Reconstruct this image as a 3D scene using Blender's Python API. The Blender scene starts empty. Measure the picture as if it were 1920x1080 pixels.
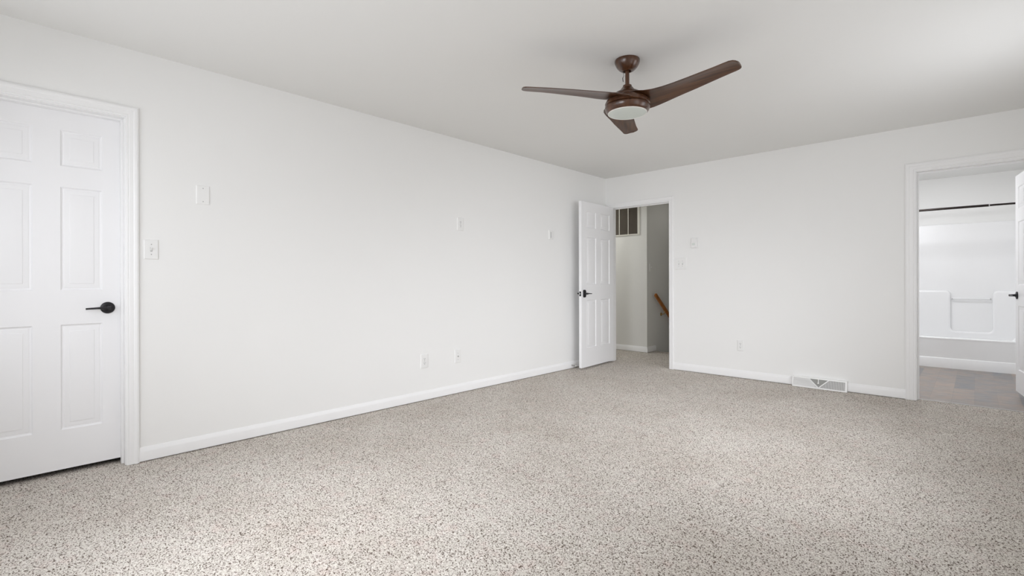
import bpy, math, random
from mathutils import Matrix, Vector
random.seed(7)
S = bpy.context.scene
COL = S.collection
R = math.radians

# ------------------------------------------------------------------ camera
cam_d = bpy.data.cameras.new('camera')
cam = bpy.data.objects.new('camera', cam_d)
COL.objects.link(cam)
cam_d.sensor_width = 36.0
cam_d.lens = 918.6059 / 1920 * 36
cam_d.shift_y = -(540 - 527.2947) / 1920
cam_d.clip_start = 0.05
_th, _ro, _pi = -0.7586, -0.00242, -0.00036
_fw = Vector((math.sin(_th) * math.cos(_pi), math.cos(_th) * math.cos(_pi), math.sin(_pi)))
_rt = Vector((math.cos(_th), -math.sin(_th), 0))
_up = _rt.cross(_fw)
_r2 = _rt * math.cos(_ro) + _up * math.sin(_ro)
_u2 = -_rt * math.sin(_ro) + _up * math.cos(_ro)
_m = Matrix((_r2, _u2, -_fw)).transposed().to_4x4()
_m.translation = Vector((3.6127, -5.6428, 1.0723))
cam.matrix_world = _m
S.camera = cam

# ------------------------------------------------------------------ render look
S.view_settings.view_transform = 'Standard'
S.view_settings.look = 'None'
S.view_settings.gamma = 1.0
S.view_settings.exposure = 0.05
S.view_settings.use_curve_mapping = False
S.cycles.use_denoising = True
S.cycles.max_bounces = 14
S.cycles.diffuse_bounces = 12
S.cycles.sample_clamp_indirect = 6

# ------------------------------------------------------------------ sky seen through the windows
W = bpy.data.worlds.new('sky')
S.world = W
W.use_nodes = True
nt = W.node_tree
nt.nodes.clear()
wo = nt.nodes.new('ShaderNodeOutputWorld')
wb = nt.nodes.new('ShaderNodeBackground')
tc = nt.nodes.new('ShaderNodeTexCoord')
sx = nt.nodes.new('ShaderNodeSeparateXYZ')
cr = nt.nodes.new('ShaderNodeValToRGB')
mr = nt.nodes.new('ShaderNodeMapRange')
mr.inputs[1].default_value = -1; mr.inputs[2].default_value = 1
nt.links.new(tc.outputs['Generated'], sx.inputs[0])
nt.links.new(sx.outputs['Z'], mr.inputs[0])
nt.links.new(mr.outputs[0], cr.inputs[0])
e = cr.color_ramp.elements
e[0].position = 0.47; e[0].color = (.36, .35, .32, 1)
e[1].position = 0.54; e[1].color = (.92, .95, 1, 1)
nt.links.new(cr.outputs[0], wb.inputs[0])
SKY = 0.35
wb.inputs[1].default_value = SKY
nt.links.new(wb.outputs[0], wo.inputs[0])

RX, RY, RH = 4.12, -6.0, 2.44          # room: x 0..RX, y RY..0, height
WINS_RIGHT = [(-2.25, -1.35), (-3.75, -2.85)]
WINS_REAR = [(.30, 1.30), (1.55, 2.65)]  # first opening is an added window, lights the closet door
WZ = (0.75, 2.05)
DAY = (.975, .995, 1.045)


def aim(az, down):
    d = Vector((math.cos(R(az)) * math.cos(R(down)), math.sin(R(az)) * math.cos(R(down)), -math.sin(R(down))))
    return d.to_track_quat('-Z', 'Y').to_euler()


def daylight(loc, az, down, w_, h_, watts, spread=180., col=DAY):
    """daylight entering at a window: az = heading, down = tilt below level"""
    l = bpy.data.lights.new('window_daylight', 'AREA')
    l.shape = 'RECTANGLE'; l.size = w_; l.size_y = h_; l.energy = watts; l.color = col; l.spread = R(spread)
    o = bpy.data.objects.new('window_daylight', l); COL.objects.link(o)
    o.location = loc; o.rotation_euler = aim(az, down)
    return o


daylight((.8, -5.98, 1.40), 90, 0, .9, 1.3, 8.5)               # added rear window nearest the closet, brightens its door
daylight((2.1, -5.98, 1.40), 90, 30, 1.0, 1.3, 31)             # second rear window: sky
daylight((2.1, -5.97, 1.40), 110, 22, 1.0, 1.2, 9, 80)
daylight((4.11, -1.8, 1.40), 180, 0, .9, 1.3, 4.6)             # right wall window by the corner
daylight((4.11, -1.8, 1.40), 180, -25, .9, 1.3, 6.5)             # light off the ground outside
daylight((4.10, -1.8, 1.40), 150, 22, .9, 1.2, 2.4, 80)
daylight((4.10, -1.8, 1.40), 180, 22, .9, 1.2, 1.8, 80)
daylight((4.11, -3.3, 1.40), 180, -25, .9, 1.3, 5)             # right wall window nearer the camera
daylight((4.10, -3.3, 1.40), 150, 22, .9, 1.2, 10.2, 80)


def lamp(name, loc, rot, w_, h_, watts, col):
    l = bpy.data.lights.new(name, 'AREA'); l.shape = 'RECTANGLE'; l.size = w_; l.size_y = h_; l.energy = watts; l.color = col
    o = bpy.data.objects.new(name, l); COL.objects.link(o); o.location = loc; o.rotation_euler = rot
    return o


lamp('bathroom_vanity_light', (2.62, .16, 2.0), (R(80), 0, R(15)), .6, .15, 11.5, (.98, .985, 1.02))
lamp('bathroom_ceiling_light', (3.0, 1.7, 2.42), (0, 0, 0), .3, .3, 13.5, (.98, .985, 1.02))
lamp('hallway_fill', (-1.0, .6, 2.42), (0, 0, 0), .3, .3, 8.5, (1, 1, .98))  # added fill without a fixture, lifts the dim hallway
lamp('stair_fill', (.6, 1.6, 2.42), (0, 0, 0), .3, .3, .9, (1, .97, .93))  # weak added fill, brightens the stairwell wall


# ------------------------------------------------------------------ materials
def nmat(name):
    m = bpy.data.materials.new(name); m.use_nodes = True
    n = m.node_tree.nodes; b = n['Principled BSDF']
    return m, m.node_tree, b


def plain(name, col, rough=.5, metal=0., bump=0., bscale=300., spec=.5, coat=0.):
    m, t, b = nmat(name)
    b.inputs['Base Color'].default_value = (*col, 1)
    b.inputs['Roughness'].default_value = rough
    b.inputs['Metallic'].default_value = metal
    b.inputs['Specular IOR Level'].default_value = spec
    if coat:
        b.inputs['Coat Weight'].default_value = coat; b.inputs['Coat Roughness'].default_value = .1
    tcn = t.nodes.new('ShaderNodeTexCoord')
    nz = t.nodes.new('ShaderNodeTexNoise'); nz.inputs['Scale'].default_value = bscale
    nz.inputs['Detail'].default_value = 3
    t.links.new(tcn.outputs['Object'], nz.inputs['Vector'])
    if bump:
        bp = t.nodes.new('ShaderNodeBump'); bp.inputs['Strength'].default_value = bump
        bp.inputs['Distance'].default_value = .001
        t.links.new(nz.outputs[0], bp.inputs['Height']); t.links.new(bp.outputs[0], b.inputs['Normal'])
    else:
        mx = t.nodes.new('ShaderNodeMapRange')
        mx.inputs[3].default_value = rough * .92; mx.inputs[4].default_value = min(1, rough * 1.08)
        t.links.new(nz.outputs[0], mx.inputs[0]); t.links.new(mx.outputs[0], b.inputs['Roughness'])
    return m


M = {}
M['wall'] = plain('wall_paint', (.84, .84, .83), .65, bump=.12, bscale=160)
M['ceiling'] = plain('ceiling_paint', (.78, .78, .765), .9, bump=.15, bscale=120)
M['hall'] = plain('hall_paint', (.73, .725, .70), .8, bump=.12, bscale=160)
M['trim'] = plain('trim_paint', (.86, .86, .86), .35, bump=.03, bscale=60)
M['door'] = plain('door_paint', (.86, .86, .87), .38, bump=.04, bscale=90)
M['plastic'] = plain('white_plastic', (.82, .82, .81), .35)
M['slot'] = plain('dark_slot', (.05, .05, .05), .6)
M['screw'] = plain('screw_metal', (.45, .45, .45), .4, .6)
M['black'] = plain('black_metal', (.022, .021, .024), .38, .5)
M['steel'] = plain('satin_steel', (.6, .6, .6), .3, 1.)
M['brass'] = plain('brass', (.62, .45, .2), .3, 1.)
M['rubber'] = plain('white_rubber', (.75, .75, .7), .6)
M['acrylic'] = plain('tub_acrylic', (.865, .868, .872), .26)
M['bronze'] = plain('dark_bronze', (.035, .028, .025), .3, .8)
M['cable'] = plain('black_cable', (.02, .02, .02), .5)
M['diffuser'] = plain('frosted_lens', (.66, .71, .67), .35)
M['lensrim'] = plain('lens_rim', (.8, .8, .76), .35)
M['louver'] = plain('grille_louver', (.10, .083, .064), .8)
M['grilleframe'] = plain('grille_frame', (.66, .64, .58), .5)
M['filter'] = plain('grille_backing', (.085, .07, .055), .9)
M['regmetal'] = plain('register_enamel', (.86, .86, .85), .3)
M['reggrey'] = plain('register_damper', (.33, .33, .31), .5)


def ramp(t, stops):
    c = t.nodes.new('ShaderNodeValToRGB'); el = c.color_ramp.elements
    while len(el) < len(stops): el.new(.5)
    for k, (p_, c_) in enumerate(stops):
        el[k].position = p_; el[k].color = (*c_, 1)
    return c


def noise(t, vec, scale, detail=2., rough=.5):
    n = t.nodes.new('ShaderNodeTexNoise')
    n.inputs['Scale'].default_value = scale; n.inputs['Detail'].default_value = detail
    n.inputs['Roughness'].default_value = rough
    t.links.new(vec, n.inputs['Vector']); return n


def mixc(t, mode, fac, a, b):
    m = t.nodes.new('ShaderNodeMix'); m.data_type = 'RGBA'; m.blend_type = mode
    for sock, v in ((m.inputs[0], fac), (m.inputs[6], a), (m.inputs[7], b)):
        if hasattr(v, 'is_linked') or hasattr(v, 'links'): t.links.new(v, sock)
        elif isinstance(v, tuple): sock.default_value = (*v, 1)
        else: sock.default_value = v
    return m.outputs[2]


def carpet_mat():
    m, t, b = nmat('speckled_carpet')
    co = t.nodes.new('ShaderNodeTexCoord').outputs['Object']
    f1 = noise(t, co, 165, 1.6, .5)                       # dark flecks
    c1 = ramp(t, [(.345, (.20, .165, .145)), (.42, (.58, .55, .53)), (.47, (.98, .98, .98)), (.62, (1.04, 1.04, 1.035))])
    t.links.new(f1.outputs[0], c1.inputs[0])
    f0 = noise(t, co, 260, 2.0, .6)                       # light and dark yarn ends
    c0 = ramp(t, [(.30, (.46, .42, .38)), (.50, (.635, .592, .546)), (.68, (.80, .765, .72))])
    t.links.new(f0.outputs[0], c0.inputs[0])
    f2 = noise(t, co, 1.6, 4.0, .62)                      # brushed pile and footmarks
    c2 = ramp(t, [(.34, (.90, .885, .87)), (.60, (1, 1, 1))])
    t.links.new(f2.outputs[0], c2.inputs[0])
    f3 = noise(t, co, 12, 3.0, .6)
    c3 = ramp(t, [(.42, (.99, 1.0, .99)), (.56, (1, 1, 1)), (.68, (1.0, .955, .95))])
    t.links.new(f3.outputs[0], c3.inputs[0])
    x = mixc(t, 'MULTIPLY', 1.0, c0.outputs[0], c1.outputs[0])
    x = mixc(t, 'MULTIPLY', 1.0, x, c2.outputs[0])
    x = mixc(t, 'MULTIPLY', 1.0, x, c3.outputs[0])
    t.links.new(x, b.inputs['Base Color'])
    b.inputs['Roughness'].default_value = 1
    b.inputs['Specular IOR Level'].default_value = .1
    return m


def wood_mat(name, dark, mid, light, rough, along='X', s=1.):
    m, t, b = nmat(name)
    co = t.nodes.new('ShaderNodeTexCoord').outputs['Object']
    mp = t.nodes.new('ShaderNodeMapping')
    sc = {'X': (4, 60, 60), 'Y': (60, 4, 60), 'Z': (60, 60, 4)}[along]
    mp.inputs['Scale'].default_value = [v * s for v in sc]
    t.links.new(co, mp.inputs[0])
    n = noise(t, mp.outputs[0], 1.0, 5, .6)
    c = ramp(t, [(.3, dark), (.5, mid), (.72, light)])
    t.links.new(n.outputs[0], c.inputs[0]); t.links.new(c.outputs[0], b.inputs['Base Color'])
    b.inputs['Roughness'].default_value = rough
    b.inputs['Coat Weight'].default_value = .25; b.inputs['Coat Roughness'].default_value = .25
    return m


def vinyl_mat():
    m, t, b = nmat('grey_brown_plank')
    co = t.nodes.new('ShaderNodeTexCoord').outputs['Object']
    mp = t.nodes.new('ShaderNodeMapping'); mp.inputs['Rotation'].default_value = (0, 0, R(90))
    t.links.new(co, mp.inputs[0])
    br = t.nodes.new('ShaderNodeTexBrick')
    br.offset = .37
    br.inputs['Color1'].default_value = (.34, .29, .255, 1); br.inputs['Color2'].default_value = (.21, .215, .225, 1)
    br.inputs['Mortar'].default_value = (.245, .225, .21, 1)
    br.inputs['Scale'].default_value = 1; br.inputs['Mortar Size'].default_value = .0012
    br.inputs['Brick Width'].default_value = .92; br.inputs['Row Height'].default_value = .15
    br.inputs['Bias'].default_value = 0
    t.links.new(mp.outputs[0], br.inputs['Vector'])
    m2 = t.nodes.new('ShaderNodeMapping'); m2.inputs['Scale'].default_value = (9, 18, 5); t.links.new(co, m2.inputs[0])
    n = noise(t, m2.outputs[0], 1, 6, .65)
    c = ramp(t, [(.3, (.84, .83, .83)), (.68, (1.16, 1.14, 1.11))]); t.links.new(n.outputs[0], c.inputs[0])
    x = mixc(t, 'MULTIPLY', 1.0, br.outputs[0], c.outputs[0])
    n3 = noise(t, co, 7, 3, .5)
    c3 = ramp(t, [(.4, (1.08, 1.0, .93)), (.6, (.90, .95, 1.0))]); t.links.new(n3.outputs[0], c3.inputs[0])
    x = mixc(t, 'MULTIPLY', 1.0, x, c3.outputs[0])
    t.links.new(x, b.inputs['Base Color'])
    b.inputs['Roughness'].default_value = .42
    return m


M['carpet'] = carpet_mat()
M['walnut'] = wood_mat('walnut_blade', (.032, .012, .005), (.072, .027, .010), (.125, .052, .020), .34)
M['walnut_body'] = wood_mat('walnut_body', (.042, .016, .007), (.074, .029, .012), (.112, .048, .022), .26, 'Z', .35)
M['oak'] = wood_mat('honey_oak', (.24, .075, .010), (.34, .115, .017), (.42, .16, .028), .35, 'Y')
M['vinyl'] = vinyl_mat()


# ------------------------------------------------------------------ mesh helpers
class MB:
    def __init__(s): s.v = []; s.f = []

    def add(s, vs, fs):
        n = len(s.v); s.v += [tuple(v) for v in vs]; s.f += [tuple(i + n for i in f) for f in fs]

    def box(s, x0, y0, z0, x1, y1, z1):
        x0, x1 = sorted((x0, x1)); y0, y1 = sorted((y0, y1)); z0, z1 = sorted((z0, z1))
        s.add([(x0, y0, z0), (x1, y0, z0), (x1, y1, z0), (x0, y1, z0), (x0, y0, z1), (x1, y0, z1), (x1, y1, z1), (x0, y1, z1)],
              [(0, 3, 2, 1), (4, 5, 6, 7), (0, 1, 5, 4), (1, 2, 6, 5), (2, 3, 7, 6), (3, 0, 4, 7)])
        return s

    def lathe(s, prof, o=(0, 0, 0), axis='Z', n=48):
        # prof: (radius, height); closed on the axis if radius is 0
        def pt(r, h, a):
            c, d = r * math.cos(a), r * math.sin(a)
            p = {'Z': (c, d, h), 'Y': (d, h, c), 'X': (h, c, d)}[axis]
            return (p[0] + o[0], p[1] + o[1], p[2] + o[2])
        rings = []; vs = []; fs = []
        for r, h in prof:
            if r < 1e-6: rings.append([len(vs)]); vs.append(pt(0, h, 0))
            else:
                rings.append(list(range(len(vs), len(vs) + n)))
                vs += [pt(r, h, 2 * math.pi * k / n) for k in range(n)]
        for A, B in zip(rings, rings[1:]):
            for k in range(n):
                a0, a1 = A[k % len(A)], A[(k + 1) % len(A)]; b0, b1 = B[k % len(B)], B[(k + 1) % len(B)]
                f = []
                for i in (a0, a1, b1, b0):
                    if i not in f: f.append(i)
                if len(f) > 2: fs.append(tuple(f))
        s.add(vs, fs); return s

    def tube(s, pts, r, n=14, cap=True, flat=1.0):
        pts = [Vector(p) for p in pts]; vs = []; fs = []
        rr = r if isinstance(r, (list, tuple)) else [r] * len(pts)
        ref = None
        for i, p in enumerate(pts):
            d = (pts[min(i + 1, len(pts) - 1)] - pts[max(i - 1, 0)]).normalized()
            if ref is None:
                ref = Vector((0, 0, 1)) if abs(d.z) < .9 else Vector((1, 0, 0))
            u = (ref - d * ref.dot(d)).normalized(); w = d.cross(u); ref = u
            for k in range(n):
                a = 2 * math.pi * k / n
                vs.append(p + (u * math.cos(a) * flat + w * math.sin(a)) * rr[i])
        for i in range(len(pts) - 1):
            for k in range(n):
                fs.append((i * n + k, i * n + (k + 1) % n, (i + 1) * n + (k + 1) % n, (i + 1) * n + k))
        if cap:
            fs.append(tuple(reversed(range(n)))); fs.append(tuple(range((len(pts) - 1) * n, len(pts) * n)))
        s.add(vs, fs); return s

    def prism(s, prof, p0, p1, side, up=(0, 0, 1)):
        # extrude profile (a along side, b along up) from p0 to p1
        p0, p1, side, up = map(Vector, (p0, p1, side, up)); n = len(prof)
        vs = [p0 + side * a + up * b for a, b in prof] + [p1 + side * a + up * b for a, b in prof]
        fs = [tuple((i, (i + 1) % n, n + (i + 1) % n, n + i)) for i in range(n)] + [tuple(reversed(range(n))), tuple(range(n, 2 * n))]
        s.add(vs, fs); return s

    def rings(s, loops, cap0=False, cap1=False):
        vs = []; fs = []; n = len(loops[0])
        for L in loops: vs += L
        for i in range(len(loops) - 1):
            for k in range(n):
                fs.append((i * n + k, i * n + (k + 1) % n, (i + 1) * n + (k + 1) % n, (i + 1) * n + k))
        if cap0: fs.append(tuple(reversed(range(n))))
        if cap1: fs.append(tuple(range((len(loops) - 1) * n, len(loops) * n)))
        s.add(vs, fs); return s

    def build(s, name, mat, parent=None, loc=None, rotz=None, bevel=0., sharp=32, seg=2):
        me = bpy.data.meshes.new(name); me.from_pydata(s.v, [], s.f)
        import bmesh
        bm = bmesh.new(); bm.from_mesh(me)
        bmesh.ops.recalc_face_normals(bm, faces=bm.faces[:]); bm.to_mesh(me); bm.free()
        for p in me.polygons: p.use_smooth = True
        me.set_sharp_from_angle(angle=R(sharp))
        me.materials.append(mat)
        o = bpy.data.objects.new(name, me); COL.objects.link(o)
        if loc is not None: o.location = loc
        if rotz is not None: o.rotation_euler = (0, 0, rotz)
        if parent is not None: o.parent = parent
        if bevel:
            b = o.modifiers.new('bevel', 'BEVEL'); b.width = bevel; b.segments = seg; b.limit_method = 'ANGLE'; b.angle_limit = R(35)
            b.harden_normals = True
        return o


def struct(o): o['kind'] = 'structure'; return o


def empty(name, loc=(0, 0, 0), rotz=0.):
    o = bpy.data.objects.new(name, None); COL.objects.link(o)
    o.empty_display_size = .05; o.location = loc; o.rotation_euler = (0, 0, rotz); return o


def tag(o, label, cat, group=None):
    o['label'] = label; o['category'] = cat
    if group: o['group'] = group
    return o


# ------------------------------------------------------------------ room shell
T = .12
D1 = (-5.776, -5.121)     # door 1 opening along the left wall
D2 = (.083, .897)         # door 2 opening along the back wall
D3 = (3.228, 3.990)       # door 3 opening along the back wall
DH = 2.034
J = .018                  # jamb board
m = MB()                                                   # left wall with the closet opening
m.box(-T, D1[1] + J, 0, 0, 0, RH); m.box(-T, RY, 0, 0, D1[0] - J, RH); m.box(-T, D1[0] - J, DH + J, 0, D1[1] + J, RH)
struct(m.build('wall_left', M['wall']))
m = MB()                                                   # back wall with two openings
m.box(-T, 0, 0, D2[0] - J, T, RH); m.box(D2[1] + J, 0, 0, D3[0] - J, T, RH); m.box(D3[1] + J, 0, 0, RX + T, T, RH)
m.box(D2[0] - J, 0, DH + J, D2[1] + J, T, RH); m.box(D3[0] - J, 0, DH + J, D3[1] + J, T, RH)
struct(m.build('wall_back', M['wall']))
m = MB(); ys = [RY]
for a, b in sorted(WINS_RIGHT): ys += [a, b]
ys.append(0)
for k in range(0, len(ys), 2): m.box(RX, ys[k], 0, RX + T, ys[k + 1], RH)
for a, b in WINS_RIGHT: m.box(RX, a, 0, RX + T, b, WZ[0]); m.box(RX, a, WZ[1], RX + T, b, RH)
struct(m.build('wall_right', M['wall']))
m = MB(); xs = [-T] + [v for w_ in WINS_REAR for v in w_] + [RX + T]
for k in range(0, len(xs), 2): m.box(xs[k], RY - T, 0, xs[k + 1], RY, RH)
for a, b in WINS_REAR: m.box(a, RY - T, 0, b, RY, WZ[0]); m.box(a, RY - T, WZ[1], b, RY, RH)
struct(m.build('wall_rear', M['wall']))
struct(MB().box(-T, RY - T, RH, RX + T, T, RH + .15).build('ceiling', M['ceiling']))


def pile(name, rects, step, depth=.0048):
    """carpet: a slab whose top is a fine field of tufts of uneven height; the tallest tips stand at z = 0"""
    import numpy as np
    rng = np.random.default_rng(11)
    V = []; F = []; n0 = 0
    for x0, y0, x1, y1 in rects:
        nx = int((x1 - x0) / step) + 1; ny = int((y1 - y0) / step) + 1
        X, Y = np.meshgrid(np.linspace(x0, x1, nx), np.linspace(y0, y1, ny))
        Z = -depth * rng.random(X.shape) ** 1.3
        jx = (rng.random(X.shape) - .5) * step * .7; jy = (rng.random(X.shape) - .5) * step * .7
        jx[:, 0] = jx[:, -1] = 0; jy[0, :] = jy[-1, :] = 0
        V.append(np.stack([X + jx, Y + jy, Z], -1).reshape(-1, 3))
        i = (np.arange(ny - 1)[:, None] * nx + np.arange(nx - 1)[None, :]).reshape(-1) + n0
        F.append(np.stack([i, i + 1, i + nx + 1, i + nx], -1)); n0 += nx * ny
        # slab under the pile
        b = np.array([(x0, y0, -.12), (x1, y0, -.12), (x1, y1, -.12), (x0, y1, -.12), (x0, y0, -.009), (x1, y0, -.009), (x1, y1, -.009), (x0, y1, -.009)])
        V.append(b); F.append(np.array([(0, 3, 2, 1), (4, 5, 6, 7), (0, 1, 5, 4), (1, 2, 6, 5), (2, 3, 7, 6), (3, 0, 4, 7)]) + n0); n0 += 8
    V = np.concatenate(V).astype(np.float32); F = np.concatenate(F).astype(np.int32)
    me = bpy.data.meshes.new(name)
    me.vertices.add(len(V)); me.vertices.foreach_set('co', V.ravel())
    me.loops.add(F.size); me.loops.foreach_set('vertex_index', F.ravel())
    me.polygons.add(len(F)); me.polygons.foreach_set('loop_start', np.arange(0, F.size, 4, dtype=np.int32))
    me.polygons.foreach_set('use_smooth', np.ones(len(F), dtype=bool))
    me.update(calc_edges=True); me.materials.append(M['carpet'])
    o = bpy.data.objects.new(name, me); COL.objects.link(o)
    return struct(o)


pile('floor', [(-.12, RY, RX, .09)], .0048)
# closet behind door 1 stays dark
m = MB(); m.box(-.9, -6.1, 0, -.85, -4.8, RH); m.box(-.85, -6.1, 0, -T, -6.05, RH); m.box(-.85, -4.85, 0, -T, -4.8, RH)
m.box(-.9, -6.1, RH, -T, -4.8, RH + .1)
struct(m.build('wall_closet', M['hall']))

# hallway behind door 2, with the stairwell going down along +y
HY = 1.04; SX = .05
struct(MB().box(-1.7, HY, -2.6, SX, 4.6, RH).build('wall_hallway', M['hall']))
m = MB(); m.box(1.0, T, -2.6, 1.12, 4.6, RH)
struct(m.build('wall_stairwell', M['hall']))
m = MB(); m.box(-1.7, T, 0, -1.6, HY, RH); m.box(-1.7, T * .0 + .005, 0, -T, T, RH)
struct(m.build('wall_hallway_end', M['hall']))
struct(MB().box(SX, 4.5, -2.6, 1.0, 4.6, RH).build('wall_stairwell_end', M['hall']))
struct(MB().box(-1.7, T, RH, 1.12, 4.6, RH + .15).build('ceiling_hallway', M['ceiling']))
pile('floor_hallway', [(-1.6, .09, 1.0, HY), (SX, HY, 1.0, 1.30)], .0065)
struct(MB().box(-.9, -6.1, -.15, -.12, -4.8, -.002).build('floor_closet', M['carpet']))
m = MB()
for k in range(12): m.box(SX, 1.30 + k * .25, -.19 * (k + 1) - .3, 1.0, 1.30 + (k + 1) * .25, -.19 * (k + 1))
struct(m.build('floor_stairs', M['carpet'], bevel=.015))

# bathroom behind door 3
BX0 = 2.35; BY1 = 3.12
m = MB(); m.box(BX0 - .1, T, 0, BX0, BY1 + .1, RH); struct(m.build('wall_bathroom_left', M['wall']))
struct(MB().box(RX, T, 0, RX + .1, BY1 + .1, RH).build('wall_bathroom_right', M['wall']))
struct(MB().box(BX0, BY1, 0, RX, BY1 + .1, RH).build('wall_bathroom_back', M['wall']))
struct(MB().box(BX0 - .1, T, RH, RX + .1, BY1 + .1, RH + .15).build('ceiling_bathroom', M['ceiling']))
struct(MB().box(BX0, .09, -.15, RX, BY1, -.004).build('floor_bathroom', M['vinyl']))


# ------------------------------------------------------------------ baseboards
BB = [(0, .006), (.013, .006), (.0135, .058), (.012, .064), (.0065, .078), (.004, .085), (0, .086)]


def base(name, p0, p1, side):
    return struct(MB().prism(BB, (*p0, 0), (*p1, 0), (*side, 0)).build(name, M['trim'], sharp=20))


base('baseboard_left', (0, -5.056), (0, 0), (1, 0))
base('baseboard_left_near', (0, RY), (0, -5.842), (1, 0))
base('baseboard_back', (.959, 0), (2.248, 0), (0, -1))
base('baseboard_back_right', (2.716, 0), (3.148, 0), (0, -1))
base('baseboard_right', (RX, RY), (RX, 0), (-1, 0))
base('baseboard_rear', (0, RY), (RX, RY), (0, 1))
base('baseboard_hallway', (-1.6, HY), (SX, HY), (0, -1))
m = MB(); m.prism(BB, (SX, HY - .0135, 0), (SX, 1.30, 0), (1, 0, 0)); struct(m.build('baseboard_stairwell', M['trim'], sharp=20))


# ------------------------------------------------------------------ door casings, jambs, leaves
def casing(w):
    return [(0, 0), (0, .008), (.004, .0095), (w * .16, .0100), (w * .20, .0080), (w * .26, .0110), (w * .42, .0120), (w * .58, .0125),
            (w * .64, .0150), (w * .78, .0170), (w * .88, .0170), (w * .92, .0145), (w * .96, .0150), (w, .0130), (w, 0)]


def frame(n, o, rotz, wid, cw, rev, top=DH, label=None):
    """casing (trim_n) and jamb (door frame) in the local frame of a wall: x along, -y out of the wall"""
    x0, x1, h = -rev, wid + rev, top + rev
    prof = casing(cw); m = MB()
    stations = []
    for c in range(4):
        L = []
        for a, b in prof:
            L.append([(x0 - a, -b, .0), (x0 - a, -b, h + a), (x1 + a, -b, h + a), (x1 + a, -b, .0)][c])
        stations.append(L)
    m.rings(stations, True, True)
    c = struct(m.build('trim_%d' % n, M['trim'], loc=o, rotz=rotz, sharp=18))
    return c


def jamb(n, o, rotz, wid, stop0, stop1, parent):
    m = MB()
    m.box(-J, 0, 0, 0, T, DH); m.box(wid, 0, 0, wid + J, T, DH); m.box(-J, 0, DH, wid + J, T, DH + J)
    # stops
    m.box(0, stop0, 0, .011, stop1, DH - .011); m.box(wid - .011, stop0, 0, wid, stop1, DH - .011); m.box(0, stop0, DH - .011, wid, stop1, DH)
    j = m.build('jamb', M['trim'], parent=parent, bevel=.0012)
    return j


LEAF_T = .035


def panel_mesh(x0, x1, z0, z1):
    m = MB()
    prof = [(0, 0), (.003, .0040), (.006, .0075), (.010, .0085), (.0135, .0080), (.0155, .0066), (.0375, .0034), (.0385, .0010), (.041, .0006)]
    for side in (0, 1):
        loops = []
        for i, d in prof:
            y = d if side == 0 else LEAF_T - d
            loops.append([(x0 + i, y, z0 + i), (x1 - i, y, z0 + i), (x1 - i, y, z1 - i), (x0 + i, y, z1 - i)])
        m.rings(loops, False, True)
    return m


def leaf(parent, W_, z0, z1, cols, rows):
    m = MB()
    xs = [0, cols[0][0], cols[0][1], cols[1][0], cols[1][1], W_]
    m.box(xs[0], 0, z0, xs[1], LEAF_T, z1); m.box(xs[2], 0, z0, xs[3], LEAF_T, z1); m.box(xs[4], 0, z0, xs[5], LEAF_T, z1)
    for a, b in cols:
        zz = [z0] + [v for r_ in rows for v in r_] + [z1]
        for k in range(0, len(zz), 2): m.box(a, 0, zz[k], b, LEAF_T, zz[k + 1])
    lf = m.build('door_leaf', M['door'], parent=parent)
    for a, b in cols:
        for c, d in rows:
            panel_mesh(a, b, c, d).build('raised_panel', M['door'], parent=lf, sharp=12)
    return lf


def handle(parent, x, z, d, face=0, rr=.034, plate=False):
    """lever handle; x,z on the leaf, d = lever direction (+1/-1), face 0: front (-y), 1: back (+y)"""
    sg = -1 if face == 0 else 1
    y0 = 0 if face == 0 else LEAF_T
    r_ = MB().lathe([(0, y0), (rr, y0), (rr, y0 + sg * .004), (rr - .002, y0 + sg * .0075), (rr - .006, y0 + sg * .009), (.016, y0 + sg * .0095), (.013, y0 + sg * .014),
                     (.0105, y0 + sg * .018), (.0100, y0 + sg * .052), (.008, y0 + sg * .056), (0, y0 + sg * .057)], (x, 0, z), 'Y', 36)
    if plate:                                # tall chamfered backplate instead of the round rosette
        r_ = MB(); Ls = []
        for gx, t_ in ((0, 0), (0, .008), (-.004, .0125)):
            a, b, c = .029 + gx, .046 + gx, .012
            Ls.append([(x + p_, y0 + sg * t_, z + q_) for p_, q_ in ((-a, -b + c), (-a + c, -b), (a - c, -b), (a, -b + c), (a, b - c), (a - c, b), (-a + c, b), (-a, b - c))])
        r_.rings(Ls, True, True)
        r_.lathe([(0, y0 + sg * .012), (.014, y0 + sg * .012), (.0115, y0 + sg * .018), (.0105, y0 + sg * .052), (.008, y0 + sg * .056), (0, y0 + sg * .057)], (x, 0, z), 'Y', 28)
    ro = r_.build('backplate' if plate else 'rosette', M['black'], parent=parent)
    yl = y0 + sg * .047
    pts = [(x - d * .012, yl, z), (x, yl, z), (x + d * .02, yl, z + .0005), (x + d * .05, yl, z), (x + d * .080, yl - sg * .001, z - .001), (x + d * .102, yl - sg * .003, z - .002)]
    MB().tube(pts, [.0085, .009, .0075, .0058, .0052, .0050], 14).build('lever', M['black'], parent=parent)
    return ro


ROWS = [(.249, .835), (1.0264, 1.603), (1.7198, 1.9205)]
# door 1: closet door, recessed in the left wall
d1 = struct(empty('door_1', (0, D1[0], 0), R(90)))
w1 = D1[1] - D1[0]
jamb(1, None, None, w1, .047, .083, d1)
frame(1, (0, D1[0], 0), R(90), w1, .060, .005)
lg = empty('leaf_group', (0, 0, 0)); bpy.data.objects.remove(lg)
lf = leaf(d1, w1 - .006, .03, 2.030, [(-5.6846 - D1[0] - .003, -5.504 - D1[0] - .003), (-5.3926 - D1[0] - .003, -5.212 - D1[0] - .003)], ROWS)
lf.location = (.003, .084, 0)
handle(lf, -5.189 - D1[0] - .003, .922, -1)

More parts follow.
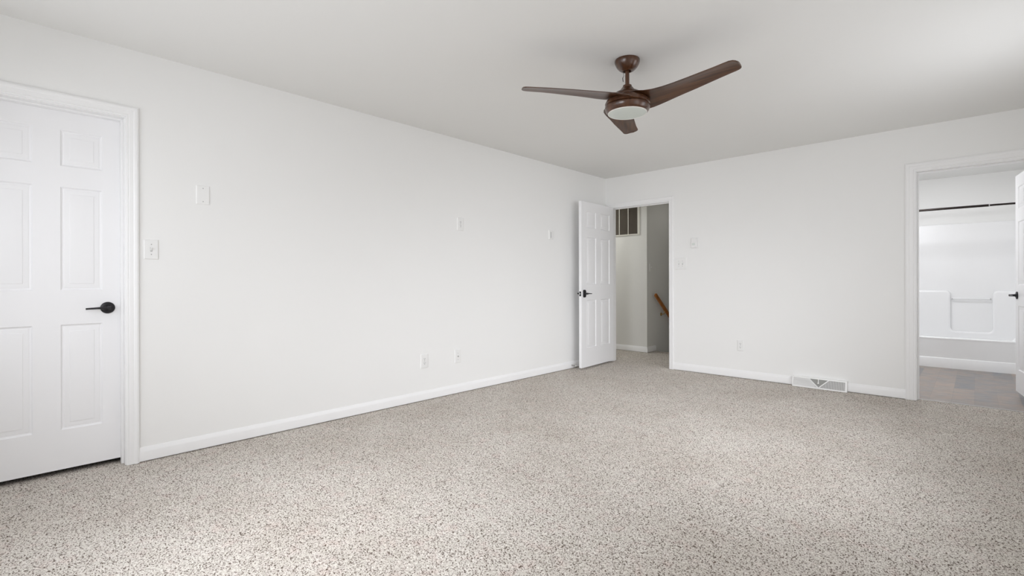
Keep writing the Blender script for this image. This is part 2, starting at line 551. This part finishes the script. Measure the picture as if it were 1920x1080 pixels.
# door 2: open bedroom door
d2 = struct(empty('door_2', (D2[0], 0, 0), 0))
w2 = D2[1] - D2[0]
jamb(2, None, None, w2, .042, .077, d2)
MB().box(w2 - .0015, .006, .87, w2 + .001, .034, .93).build('strike_plate', M['steel'], parent=d2)
frame(2, (D2[0], 0, 0), 0, w2, .057, .005)
W2 = .745
COLS2 = [(.108, .322), (.425, .640)]
W2B = .799
COLS2B = [(.112, .345), (.454, .690)]
lf2 = leaf(d2, W2B, .022, 2.036, COLS2B, [(r0 + .004, r1 + .004) for r0, r1 in ROWS])
lf2.location = (.172 - D2[0], -.800, 0); lf2.rotation_euler = (0, 0, R(90) + math.atan2(.050, .797))
handle(lf2, .062, .918, 1, 0, plate=True); handle(lf2, .062, .918, 1, 1, plate=True)
MB().box(-.0012, .006, .888, .001, .029, .945).build('latch_plate', M['black'], parent=lf2)
MB().box(-.010, .0125, .909, -.001, .0225, .924).build('latch_bolt', M['steel'], parent=lf2, bevel=.002)
for z in (.22, 1.02, 1.83):
    MB().lathe([(0, z - .045), (.006, z - .045), (.006, z + .045), (0, z + .045)], (W2B + .006, .036, 0), 'Z', 16).build('hinge', M['black'], parent=lf2)

# door 3: open bathroom door
d3 = struct(empty('door_3', (D3[0], 0, 0), 0))
w3 = D3[1] - D3[0]
jamb(3, None, None, w3, .045, .08, d3)
frame(3, (D3[0], 0, 0), 0, w3, .074, .006)
lf3 = leaf(d3, W2, .045, 2.03, [(.090, .312), (.412, .634)], ROWS)
lf3.location = (3.877 - D3[0], .865, 0); lf3.rotation_euler = (0, 0, math.atan2(-.74, .10))
handle(lf3, .060, .930, 1, 0); handle(lf3, .060, .930, 1, 1)
for z in (.22, 1.02, 1.83):
    MB().lathe([(0, z - .045), (.006, z - .045), (.006, z + .045), (0, z + .045)], (W2 + .006, .036, 0), 'Z', 16).build('hinge', M['black'], parent=lf3)
# carpet meets vinyl
struct(MB().box(D3[0], .083, -.002, D3[1], .097, .003).build('trim_4', M['steel'], bevel=.001))

# windows (right and rear walls; the rear one by the closet is added)
k = 0
for a, b in WINS_RIGHT:
    k += 1
    m = MB(); fr = .05; zm = sum(WZ) / 2
    for y0, y1, z0, z1 in ((a, a + fr, WZ[0], WZ[1]), (b - fr, b, WZ[0], WZ[1]), (a, b, WZ[0], WZ[0] + fr), (a, b, WZ[1] - fr, WZ[1]), (a, b, zm - .02, zm + .02)):
        m.box(RX + .04, y0, z0, RX + .085, y1, z1)
    struct(m.build('window_%d' % k, M['trim']))
for a, b in WINS_REAR:
    k += 1; m = MB()
    for x0, x1, z0, z1 in ((a, a + fr, WZ[0], WZ[1]), (b - fr, b, WZ[0], WZ[1]), (a, b, WZ[0], WZ[0] + fr), (a, b, WZ[1] - fr, WZ[1]), (a, b, zm - .02, zm + .02)):
        m.box(x0, RY - .085, z0, x1, RY - .04, z1)
    struct(m.build('window_%d' % k, M['trim']))

# ------------------------------------------------------------------ ceiling fan
FX, FY = 2.043, -2.943
fan = tag(empty('ceiling_fan', (FX, FY, RH)), 'dark walnut ceiling fan with three curved blades and a round frosted light', 'ceiling fan')
H0 = RH


def lz(prof): return [(r_, z - H0) for r_, z in prof]


MB().lathe(lz([(0, 2.439), (.0755, 2.439), (.0765, 2.434), (.0755, 2.424), (.071, 2.411), (.063, 2.397), (.052, 2.384), (.040, 2.375), (.028, 2.370), (.022, 2.370), (.022, 2.380), (0, 2.380)]), n=56).build('canopy', M['walnut_body'], parent=fan)
MB().lathe(lz([(0, 2.382), (.0128, 2.382), (.0128, 2.27), (0, 2.27)]), n=28).build('downrod', M['walnut_body'], parent=fan)
MB().lathe(lz([(0, 2.286), (.020, 2.286), (.0265, 2.283), (.028, 2.276), (.030, 2.270), (.036, 2.266), (.041, 2.258), (.050, 2.250), (.060, 2.243), (.078, 2.234), (.088, 2.222), (.088, 2.2), (0, 2.2)]), n=56).build('coupling_cover', M['walnut_body'], parent=fan)
MB().lathe(lz([(0, 2.228), (.05, 2.224), (.09, 2.213), (.116, 2.199), (.130, 2.185), (.1362, 2.172), (.1355, 2.163), (.128, 2.158), (0, 2.158)]), n=72).build('motor_housing', M['walnut_body'], parent=fan)
lk = MB().lathe(lz([(0, 2.1578), (.122, 2.1578), (.124, 2.1555), (.1335, 2.1545), (.1372, 2.1500), (.1372, 2.145), (.1345, 2.134), (.129, 2.123), (.1225, 2.115), (.1190, 2.1125), (.117, 2.114), (.117, 2.125), (0, 2.125)]), n=72).build('light_housing', M['walnut_body'], parent=fan)
MB().lathe(lz([(.117, 2.118), (.1185, 2.1125), (.1175, 2.109), (.1135, 2.1085), (.113, 2.112), (.113, 2.12)]), n=72).build('lens_rim', M['lensrim'], parent=lk)
MB().lathe(lz([(0, 2.1225), (.1135, 2.1225), (.1138, 2.1115), (.111, 2.110), (.08, 2.108), (.04, 2.107), (0, 2.1068)]), n=72).build('diffuser', M['diffuser'], parent=lk)
ang = R(150)
cx_, cy_ = .019 * math.cos(R(215)), .019 * math.sin(R(215))
MB().tube([(cx_, cy_, 2.378 - H0), (cx_ * 1.15, cy_ * 1.15, 2.36 - H0), (cx_ * 1.1, cy_ * 1.1, 2.345 - H0), (cx_ * 1.45, cy_ * 1.45, 2.33 - H0), (cx_ * 1.3, cy_ * 1.3, 2.307 - H0)],
          [.0012, .0012, .0012, .0022, .0022], 8).build('wire', M['cable'], parent=fan)


def interp(tab, r_):
    for (a, *A), (b, *B) in zip(tab, tab[1:]):
        if r_ <= b:
            k_ = (r_ - a) / (b - a); k_ = k_ * k_ * (3 - 2 * k_) if False else k_
            return [u + (v - u) * k_ for u, v in zip(A, B)]
    return list(tab[-1][1:])


TAB = [  # r, clockwise edge, counter-clockwise edge, pitch, centre height
    (.020, -.060, .128, 13.5, 2.196), (.060, -.070, .148, 13.0, 2.196), (.100, -.064, .151, 11.5, 2.195), (.140, -.050, .147, 10.0, 2.193), (.190, -.040, .139, 8.8, 2.192),
    (.250, -.034, .126, 8.5, 2.193), (.320, -.034, .112, 8.6, 2.195), (.400, -.039, .097, 8.8, 2.197), (.480, -.045, .079, 9.3, 2.199),
    (.550, -.051, .063, 9.6, 2.200), (.610, -.060, .049, 9.8, 2.200), (.640, -.0635, .043, 9.9, 2.200), (.657, -.060, .038, 9.9, 2.200),
    (.668, -.050, .032, 9.9, 2.200), (.675, -.036, .022, 9.9, 2.200)]


def blade_mesh():
    m = MB(); NS = 14; stations = []
    rs = [t_[0] for t_ in TAB]; full = []
    for a, b in zip(rs, rs[1:]): full += [a, (a + b) / 2]
    full.append(rs[-1])
    for r_ in full:
        a, b, pit, zc = interp(TAB, r_)
        top = []; bot = []
        for k in range(NS + 1):
            u = k / NS; s_ = a + (b - a) * u; w = 2 * u - 1
            z = zc - H0 - math.tan(R(pit)) * s_ + .011 * (1 - w * w) * (b - a) / .16
            th = .0012 + .0042 * math.sqrt(max(0, 1 - w * w)) * (1 if r_ > .14 else 1.5)
            top.append((r_, s_, z + th)); bot.append((r_, s_, z - th))
        stations.append(top + bot[::-1])
    m.rings(stations, True, True)
    return m


proto = None
for az, droop in ((-1.5, 0.0), (119.0, 1.5), (-121.0, 0.3)):
    if proto is None:
        proto = blade_mesh().build('blade', M['walnut'], parent=fan, sharp=50); o = proto
    else:
        o = proto.copy(); COL.objects.link(o); o.parent = fan
    o.rotation_euler = (0, R(droop), R(az))


# ------------------------------------------------------------------ wall plates
def place(o, wall, u, z):
    """left wall: u is y; back wall: u is x"""
    if wall == 'left': o.location = (0, u, z); o.rotation_euler = (0, 0, R(90))
    else: o.location = (u, 0, z); o.rotation_euler = (0, 0, 0)
    return o


def plate_mesh(w, h, t=.006):
    m = MB(); L = []
    for i, d in ((0, 0), (0, .0025), (.0015, .0045), (.004, t), (.006, t)):
        L.append([(-w / 2 + i, -d, -h / 2 + i), (w / 2 - i, -d, -h / 2 + i), (w / 2 - i, -d, h / 2 - i), (-w / 2 + i, -d, h / 2 - i)])
    m.rings(L, True, True); return m


def screw(parent, x, z, y=-.006):
    MB().lathe([(0, y + .001), (.0032, y + .001), (.0032, y - .0008), (.0022, y - .0014), (0, y - .0014)], (x, 0, z), 'Y', 14).build('screw', M['screw'], parent=parent)


def outlet(wall, u, z, label, w=.078, h=.124, group=None):
    o = tag(place(empty('electrical_outlet'), wall, u, z), label, 'outlet', group)
    plate_mesh(w, h).build('cover_plate', M['plastic'], parent=o, sharp=20)
    for s_ in (-1, 1):
        zc = s_ * .0195
        f = MB(); n = 24; pts = []
        for k_ in range(n):
            a = 2 * math.pi * k_ / n
            pts.append((.0172 * math.cos(a), max(-.0125, min(.0125, .0172 * math.sin(a)))))
        f.rings([[(x, -.005, zc + zz) for x, zz in pts], [(x, -.0075, zc + zz) for x, zz in pts]], True, True)
        r_ = f.build('receptacle', M['plastic'], parent=o)
        s = MB(); s.box(-.0076, -.0080, zc - .001, -.0052, -.0072, zc + .0085); s.box(.0052, -.0080, zc, .0074, -.0072, zc + .0075)
        s.lathe([(0, -.0072), (.0028, -.0072), (.0028, -.0080), (0, -.0080)], (0, 0, zc - .0075), 'Y', 12)
        s.build('socket_slots', M['slot'], parent=r_)
    screw(o, 0, 0)
    return o


def toggle(parent, x, up=True):
    MB().box(x - .0055, -.0068, -.0125, x + .0055, -.0050, .0125).build('toggle_bezel', M['screw'], parent=parent, bevel=.0005)
    m = MB(); zz = .009 if up else -.009
    m.add([(x - .0045, -.006, -.0085), (x + .0045, -.006, -.0085), (x + .0045, -.006, .0085), (x - .0045, -.006, .0085),
           (x - .0040, -.016, zz - .0035), (x + .0040, -.016, zz - .0035), (x + .0040, -.016, zz + .0035), (x - .0040, -.016, zz + .0035)],
          [(0, 3, 2, 1), (4, 5, 6, 7), (0, 1, 5, 4), (1, 2, 6, 5), (2, 3, 7, 6), (3, 0, 4, 7)])
    m.build('toggle', M['plastic'], parent=parent, bevel=.0008)


def switch(name, wall, u, z, n, w, h, label):
    o = tag(place(empty(name), wall, u, z), label, 'light switch')
    plate_mesh(w, h).build('cover_plate', M['plastic'], parent=o, sharp=20)
    for k_ in range(n):
        x = (k_ - (n - 1) / 2) * .046
        toggle(o, x); screw(o, x, .030); screw(o, x, -.030)
    return o


switch('light_switch', 'left', -4.995, 1.268, 1, .072, .118, 'white single toggle light switch on the left wall right of the closed door')
switch('double_light_switch', 'back', 1.048, 1.275, 2, .146, .138, 'white two-toggle switch plate on the wall right of the hallway opening')
o = tag(place(empty('blank_wall_plate'), 'left', -4.722, 1.630), 'white blank cover plate high on the left wall above the single light switch', 'wall plate')
plate_mesh(.076, .120).build('cover_plate', M['wall'], parent=o, sharp=20); screw(o, 0, .042); screw(o, 0, -.042)
outlet('left', -2.555, 1.622, 'white outlet high on the middle of the long left wall')
outlet('left', -2.984, .353, 'white outlet low on the left wall, left one of the low pair')
o = tag(place(empty('cable_wall_plate'), 'left', -2.592, .352), 'white cable jack plate low on the left wall, right one of the low pair', 'wall plate')
plate_mesh(.074, .124).build('cover_plate', M['plastic'], parent=o, sharp=20)
j = MB().lathe([(0, -.005), (.0075, -.005), (.0075, -.009), (.0048, -.0095), (.0048, -.016), (.002, -.016), (0, -.015)], (0, 0, 0), 'Y', 18).build('cable_jack', M['steel'], parent=o)
screw(o, 0, .030); screw(o, 0, -.030)
o = tag(place(empty('narrow_wall_plate'), 'left', -1.172, 1.610), 'small narrow white cover plate high on the left wall nearest the open door', 'wall plate')
plate_mesh(.074, .104, .010).build('cover_plate', M['plastic'], parent=o, sharp=20)
MB().box(-.012, -.0112, -.034, -.002, -.009, .034).build('insert', M['screw'], parent=o, bevel=.0006)
outlet('back', 1.7285, .357, 'white outlet low on the far wall between the hallway opening and floor register', .070, .116)

# thermostat
o = tag(place(empty('thermostat'), 'back', 1.218, 1.5135), 'small white wall thermostat above the two-toggle switch plate', 'thermostat')
MB().box(-.039, -.006, -.061, .039, 0, .061).build('back_plate', M['plastic'], parent=o, bevel=.002)
m = MB(); m.box(-.034, -.026, -.057, .030, -.006, .057); m.build('cover', M['plastic'], parent=o, bevel=.004, seg=3)
MB().box(-.024, -.0275, -.028, .012, -.0255, -.004).build('display', M['diffuser'], parent=o, bevel=.001)
MB().box(.0300, -.022, -.040, .0345, -.010, .050).build('slider', M['trim'], parent=o, bevel=.001)

# spring door stop on the left baseboard behind the open door
o = tag(empty('door_stop', (.0135, -.785, .040), 0), 'small spring door stop on the baseboard behind the open door', 'door stop')
MB().lathe([(0, 0), (.011, 0), (.011, .003), (.006, .008), (0, .008)], axis='X', n=18).build('base', M['steel'], parent=o)
pts = []
for k_ in range(0, 130):
    a = k_ * .75; pts.append((.006 + k_ * .00042, .0048 * math.cos(a), .0048 * math.sin(a)))
MB().tube(pts, .0011, 6).build('spring', M['steel'], parent=o)
MB().lathe([(0, .059), (.0068, .059), (.0075, .063), (.0070, .070), (0, .073)], axis='X', n=18).build('rubber_tip', M['rubber'], parent=o)

# ------------------------------------------------------------------ floor register on the back wall
RX0, RX1 = 2.248, 2.716
reg = tag(empty('baseboard_register', (RX0, 0, 0)), 'white metal baseboard heat register with triangular damper on the far wall', 'vent')
w = RX1 - RX0; m = MB()
yf0, yf1, hz = -.062, -.046, .103        # foot and head of the sloping face
# shell: ends, top, foot lip, face border
def fy_(z): return yf0 + (yf1 - yf0) * z / hz


for x0, x1 in ((0, .004), (w - .004, w)):
    he = hz - .003
    m.add([(x0, 0, 0), (x0, yf0 + .003, 0), (x0, fy_(he) + .003, he), (x0, 0, he), (x1, 0, 0), (x1, yf0 + .003, 0), (x1, fy_(he) + .003, he), (x1, 0, he)],
          [(0, 1, 2, 3), (4, 7, 6, 5), (0, 4, 5, 1), (1, 5, 6, 2), (2, 6, 7, 3), (3, 7, 4, 0)])
m.box(0, yf1, hz - .003, w, 0, hz)


def fy(z): return yf0 + (yf1 - yf0) * z / hz


def slab(m_, pts, t_=.003, off=0.):
    n_ = len(pts)
    A = [(x, fy(z) - off, z) for x, z in pts]; B = [(x, fy(z) + t_ - off, z) for x, z in pts]
    m_.rings([A, B], True, True)


slab(m, [(0, .0), (w, .0), (w, .012), (0, .012)]); slab(m, [(0, hz - .012), (w, hz - .012), (w, hz), (0, hz)])
slab(m, [(0, .012), (.010, .012), (.010, hz - .012), (0, hz - .012)]); slab(m, [(w - .016, .012), (w, .012), (w, hz - .012), (w - .016, hz - .012)])
m.build('frame', M['regmetal'], parent=reg, bevel=.0008)
tx0, tx1, txc = .150, .316, .232
m = MB()                                     # V-shaped ribs of the damper window
for xa in (tx0, tx1):
    d = 1 if xa == tx0 else -1
    slab(m, [(xa - .006 * d, hz - .012), (xa + .006 * d, hz - .012), (txc + .003 * d, .014), (txc - .009 * d, .014)] if d == 1 else
         [(xa + .006, hz - .012), (xa - .006, hz - .012), (txc - .003, .014), (txc + .009, .014)], .003, .002)
m.build('damper_rib', M['regmetal'], parent=reg)
m = MB(); slab(m, [(tx0 + .004, hz - .012), (tx1 - .004, hz - .012), (txc, .014)], .002, -.008); m.build('damper_plate', M['reggrey'], parent=reg)
m = MB(); m.box(txc - .004, -.060, hz - .050, txc + .004, -.046, hz - .012); m.box(txc - .007, -.068, hz - .052, txc + .007, -.056, hz - .040)
m.build('damper_lever', M['regmetal'], parent=reg, bevel=.001)


def bars(name, x0, x1, nb, tri, mat, lean, tw):
    mm = MB()
    for k_ in range(nb):
        x = x0 + (x1 - x0) * (k_ + .5) / nb
        # clip by the V
        if tri == 'L':
            lim = hz - .012 if x < tx0 else max(.014, hz - .012 - (x - tx0) / (txc - tx0) * (hz - .026))
        else:
            lim = hz - .012 if x > tx1 else max(.014, hz - .012 - (tx1 - x) / (tx1 - txc) * (hz - .026))
        if lim < .018: continue
        slab(mm, [(x - tw, .012), (x + tw, .012), (x + tw + lean * (lim - .012), lim), (x - tw + lean * (lim - .012), lim)], .002)
    # cross ties
    for z in (.030, .048, .066):
        if tri == 'L': slab(mm, [(x0, z), (tx0 + (txc - tx0) * (hz - .012 - z) / (hz - .026) - .004, z), (tx0 + (txc - tx0) * (hz - .012 - z) / (hz - .026) - .004, z + .0022), (x0, z + .0022)], .0025)
    mm.build(name, mat, parent=reg)


bars('perforated_grille', .010, txc, 50, 'L', M['regmetal'], 0, .0015)
bars('slotted_grille', txc, w - .016, 40, 'R', M['regmetal'], 0, .0012)
m = MB(); slab(m, [(.010, .012), (tx0 + .01, .012), (tx0 + .01, hz - .012), (.010, hz - .012)], .001, -.006); m.build('closed_damper', M['plastic'], parent=reg)
m = MB(); m.box(.19, -.020, .004, w - .004, -.015, hz - .004); m.build('duct_backing', M['reggrey'], parent=reg)

# ------------------------------------------------------------------ hallway things
g = tag(empty('return_air_grille', (-.640, HY, 1.766)), 'large return air grille with brown louvers high on the hallway wall', 'vent')
gw, gh = .578, .45
m = MB()
m.box(0, -.012, 0, gw, 0, .018); m.box(0, -.012, gh - .018, gw, 0, gh); m.box(0, -.012, .018, .030, 0, gh - .018); m.box(gw - .038, -.012, .018, gw, 0, gh - .018)
m.build('frame', M['grilleframe'], parent=g, bevel=.002)
for x in (.078, .230, .384): MB().box(x - .006, -.013, .018, x + .006, -.002, gh - .018).build('mullion', M['grilleframe'], parent=g)
MB().box(.030, -.0035, .018, gw - .038, -.0005, gh - .018).build('backing', M['filter'], parent=g)
m = MB(); nl = 26
for k_ in range(nl):
    z = .024 + (gh - .05) * k_ / (nl - 1)
    m.add([(.030, -.011, z), (gw - .038, -.011, z), (gw - .038, -.004, z + .010), (.030, -.004, z + .010),
           (.030, -.011, z - .0012), (gw - .038, -.011, z - .0012), (gw - .038, -.004, z + .0088), (.030, -.004, z + .0088)],
          [(0, 1, 2, 3), (7, 6, 5, 4), (0, 4, 5, 1), (2, 6, 7, 3), (0, 3, 7, 4), (1, 5, 6, 2)])
m.build('louvers', M['louver'], parent=g)

hr = tag(empty('handrail', (SX, 1.187, .86)), 'honey oak handrail sloping down the dark stairwell wall', 'handrail')
sl = -.75
m = MB(); prof = []
for k_ in range(16):
    a = 2 * math.pi * k_ / 16; ca, sa = math.cos(a), math.sin(a)
    prof.append((.019 * (abs(ca) ** .7) * (1 if ca > 0 else -1), .029 * (abs(sa) ** .7) * (1 if sa > 0 else -1)))
m.prism(prof, (.062, 0, 0), (.062, 2.6, 2.6 * sl), (1, 0, 0), Vector((0, .6, .8)))
m.build('rail', M['oak'], parent=hr, bevel=.003)
for y in (.30, 1.30, 2.2):
    b_ = MB(); z = y * sl
    b_.lathe([(0, 0), (.027, 0), (.027, .003), (.018, .007), (0, .007)], (0, y, z - .085), 'X', 24)
    b_.tube([(.004, y, z - .085), (.03, y, z - .085), (.052, y, z - .070), (.062, y, z - .040), (.062, y, z - .024)], .0065, 10)
    b_.box(.048, y - .03, z - .034, .076, y + .03, z - .028)
    b_.build('bracket', M['brass'], parent=hr)
o = tag(empty('stairwell_switch', (SX, 1.155, 1.27), R(90)), 'small light switch on the dark stairwell wall above the handrail', 'light switch')
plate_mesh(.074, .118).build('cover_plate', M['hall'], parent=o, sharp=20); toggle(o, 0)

# ------------------------------------------------------------------ bathroom: tub with surround, rod, towel bar
TF, TB_, TX0, TX1 = 2.35, BY1 - .006, 2.58, RX - .006
RIM = .368
tub = tag(empty('bathtub', ((TX0 + TX1) / 2, TF, 0)), 'white alcove bathtub with moulded surround walls and a recessed niche', 'bathtub')
hw = (TX1 - TX0) / 2


def rect_ring(x0, x1, y0, y1, z, r_, n=6):
    P = []
    for cx, cy, a0 in ((x1 - r_, y1 - r_, 0), (x0 + r_, y1 - r_, 90), (x0 + r_, y0 + r_, 180), (x1 - r_, y0 + r_, 270)):
        for k_ in range(n + 1):
            a = R(a0 + 90 * k_ / n); P.append((cx + r_ * math.cos(a), cy + r_ * math.sin(a), z))
    return P


dB = TB_ - TF
m = MB()      # apron, rounded rim and basin in one shell
L = [rect_ring(-hw, hw, .0, dB, -.004, .004), rect_ring(-hw, hw, .0, dB, .112, .004), rect_ring(-hw, hw, .003, dB, .117, .004), rect_ring(-hw, hw, .008, dB, .119, .004),
     rect_ring(-hw, hw, .008, dB, RIM - .040, .004), rect_ring(-hw, hw, .006, dB, RIM - .020, .004), rect_ring(-hw, hw, .004, dB, RIM - .014, .006), rect_ring(-hw, hw, .0055, dB, RIM - .007, .008),
     rect_ring(-hw, hw, .011, dB, RIM - .002, .008),
     rect_ring(-hw + .005, hw - .005, .020, dB - .003, RIM, .01), rect_ring(-hw + .07, hw - .07, .075, dB - .055, RIM, .10), rect_ring(-hw + .085, hw - .085, .09, dB - .07, RIM - .02, .11),
     rect_ring(-hw + .12, hw - .12, .12, dB - .10, RIM - .20, .12), rect_ring(-hw + .18, hw - .18, .17, dB - .15, .05, .12)]
m.rings(L, True, True)
m.build('tub_shell', M['acrylic'], parent=tub, sharp=40)
# surround: three walls, thick lower ledges, central niche
ST = 1.815
m = MB()
m.box(-hw, dB - .025, RIM, hw, dB, ST)
m.box(-hw, .03, RIM, -hw + .02, dB - .025, ST); m.box(hw - .02, .03, RIM, hw, dB - .025, ST)
m.build('surround_panel', M['acrylic'], parent=tub, bevel=.012, seg=3)
cx0 = (TX0 + TX1) / 2
nx0, nx1, nz0, lz1 = 3.366 - cx0, 3.760 - cx0, .405, .935
yb = dB - .025; yf = dB - .078


def ledge(poly, name):
    # poly in x,z -> thick moulded block with softened edges
    mm = MB()
    mm.rings([[(x, yb + .004, z) for x, z in poly], [(x, yf, z) for x, z in poly]], True, True)
    return mm.build(name, M['acrylic'], parent=tub, bevel=.034, seg=6, sharp=45)


def arc(cx, cz, r_, a0, a1, n=6): return [(cx + r_ * math.cos(R(a0 + (a1 - a0) * k_ / n)), cz + r_ * math.sin(R(a0 + (a1 - a0) * k_ / n))) for k_ in range(n + 1)]


rr = .05
poly = [(-hw + .12, .24), (hw - .12, .24), (hw - .12, RIM - .005), (hw - .018, RIM - .005), (hw - .018, lz1)] + arc(nx1 + rr, lz1 - rr, rr, 90, 180) + arc(nx1 - rr, nz0 + rr, rr, 0, -90) \
    + arc(nx0 + rr, nz0 + rr, rr, 270, 180) + arc(nx0 - rr, lz1 - rr, rr, 0, 90) + [(-hw + .018, lz1), (-hw + .018, RIM - .005), (-hw + .12, RIM - .005)]
ledge(poly, 'surround_ledge')

tb = tag(empty('towel_bar', (3.563, TB_ - .062, .828)), 'clear towel bar across the niche of the bathtub surround', 'towel bar')
bw = .188
MB().tube([(-bw + .005, .0, 0), (bw - .005, .0, 0)], .0085, 16).build('bar', M['acrylic'], parent=tb)
for s_ in (-1, 1):
    MB().tube([(s_ * bw, 0, 0), (s_ * (bw - .012), 0, 0)], .012, 16).build('end_cap', M['steel'], parent=tb)

rod = tag(empty('shower_curtain_rod', (TX0, TF + .05, 1.950)), 'dark bronze shower curtain rod spanning above the bathtub', 'curtain rod')
L_ = TX1 - TX0
sag = [(k_ / 8) for k_ in range(9)]
MB().tube([(.0, 0, 0), (3.722 - TX0, 0, 0)], .0142, 18).build('outer_tube', M['bronze'], parent=rod)
MB().tube([(3.728 - TX0, 0, 0), (L_, 0, 0)], .0112, 18).build('inner_tube', M['bronze'], parent=rod)
MB().tube([(3.720 - TX0, 0, 0), (3.729 - TX0, 0, 0)], .0150, 18).build('joint_ring', M['steel'], parent=rod)
for x, d in ((0, 1), (L_, -1)):
    MB().lathe([(0, x), (.026, x), (.026, x + d * .006), (.018, x + d * .018), (0, x + d * .018)], axis='X', n=22).build('end_flange', M['bronze'], parent=rod)
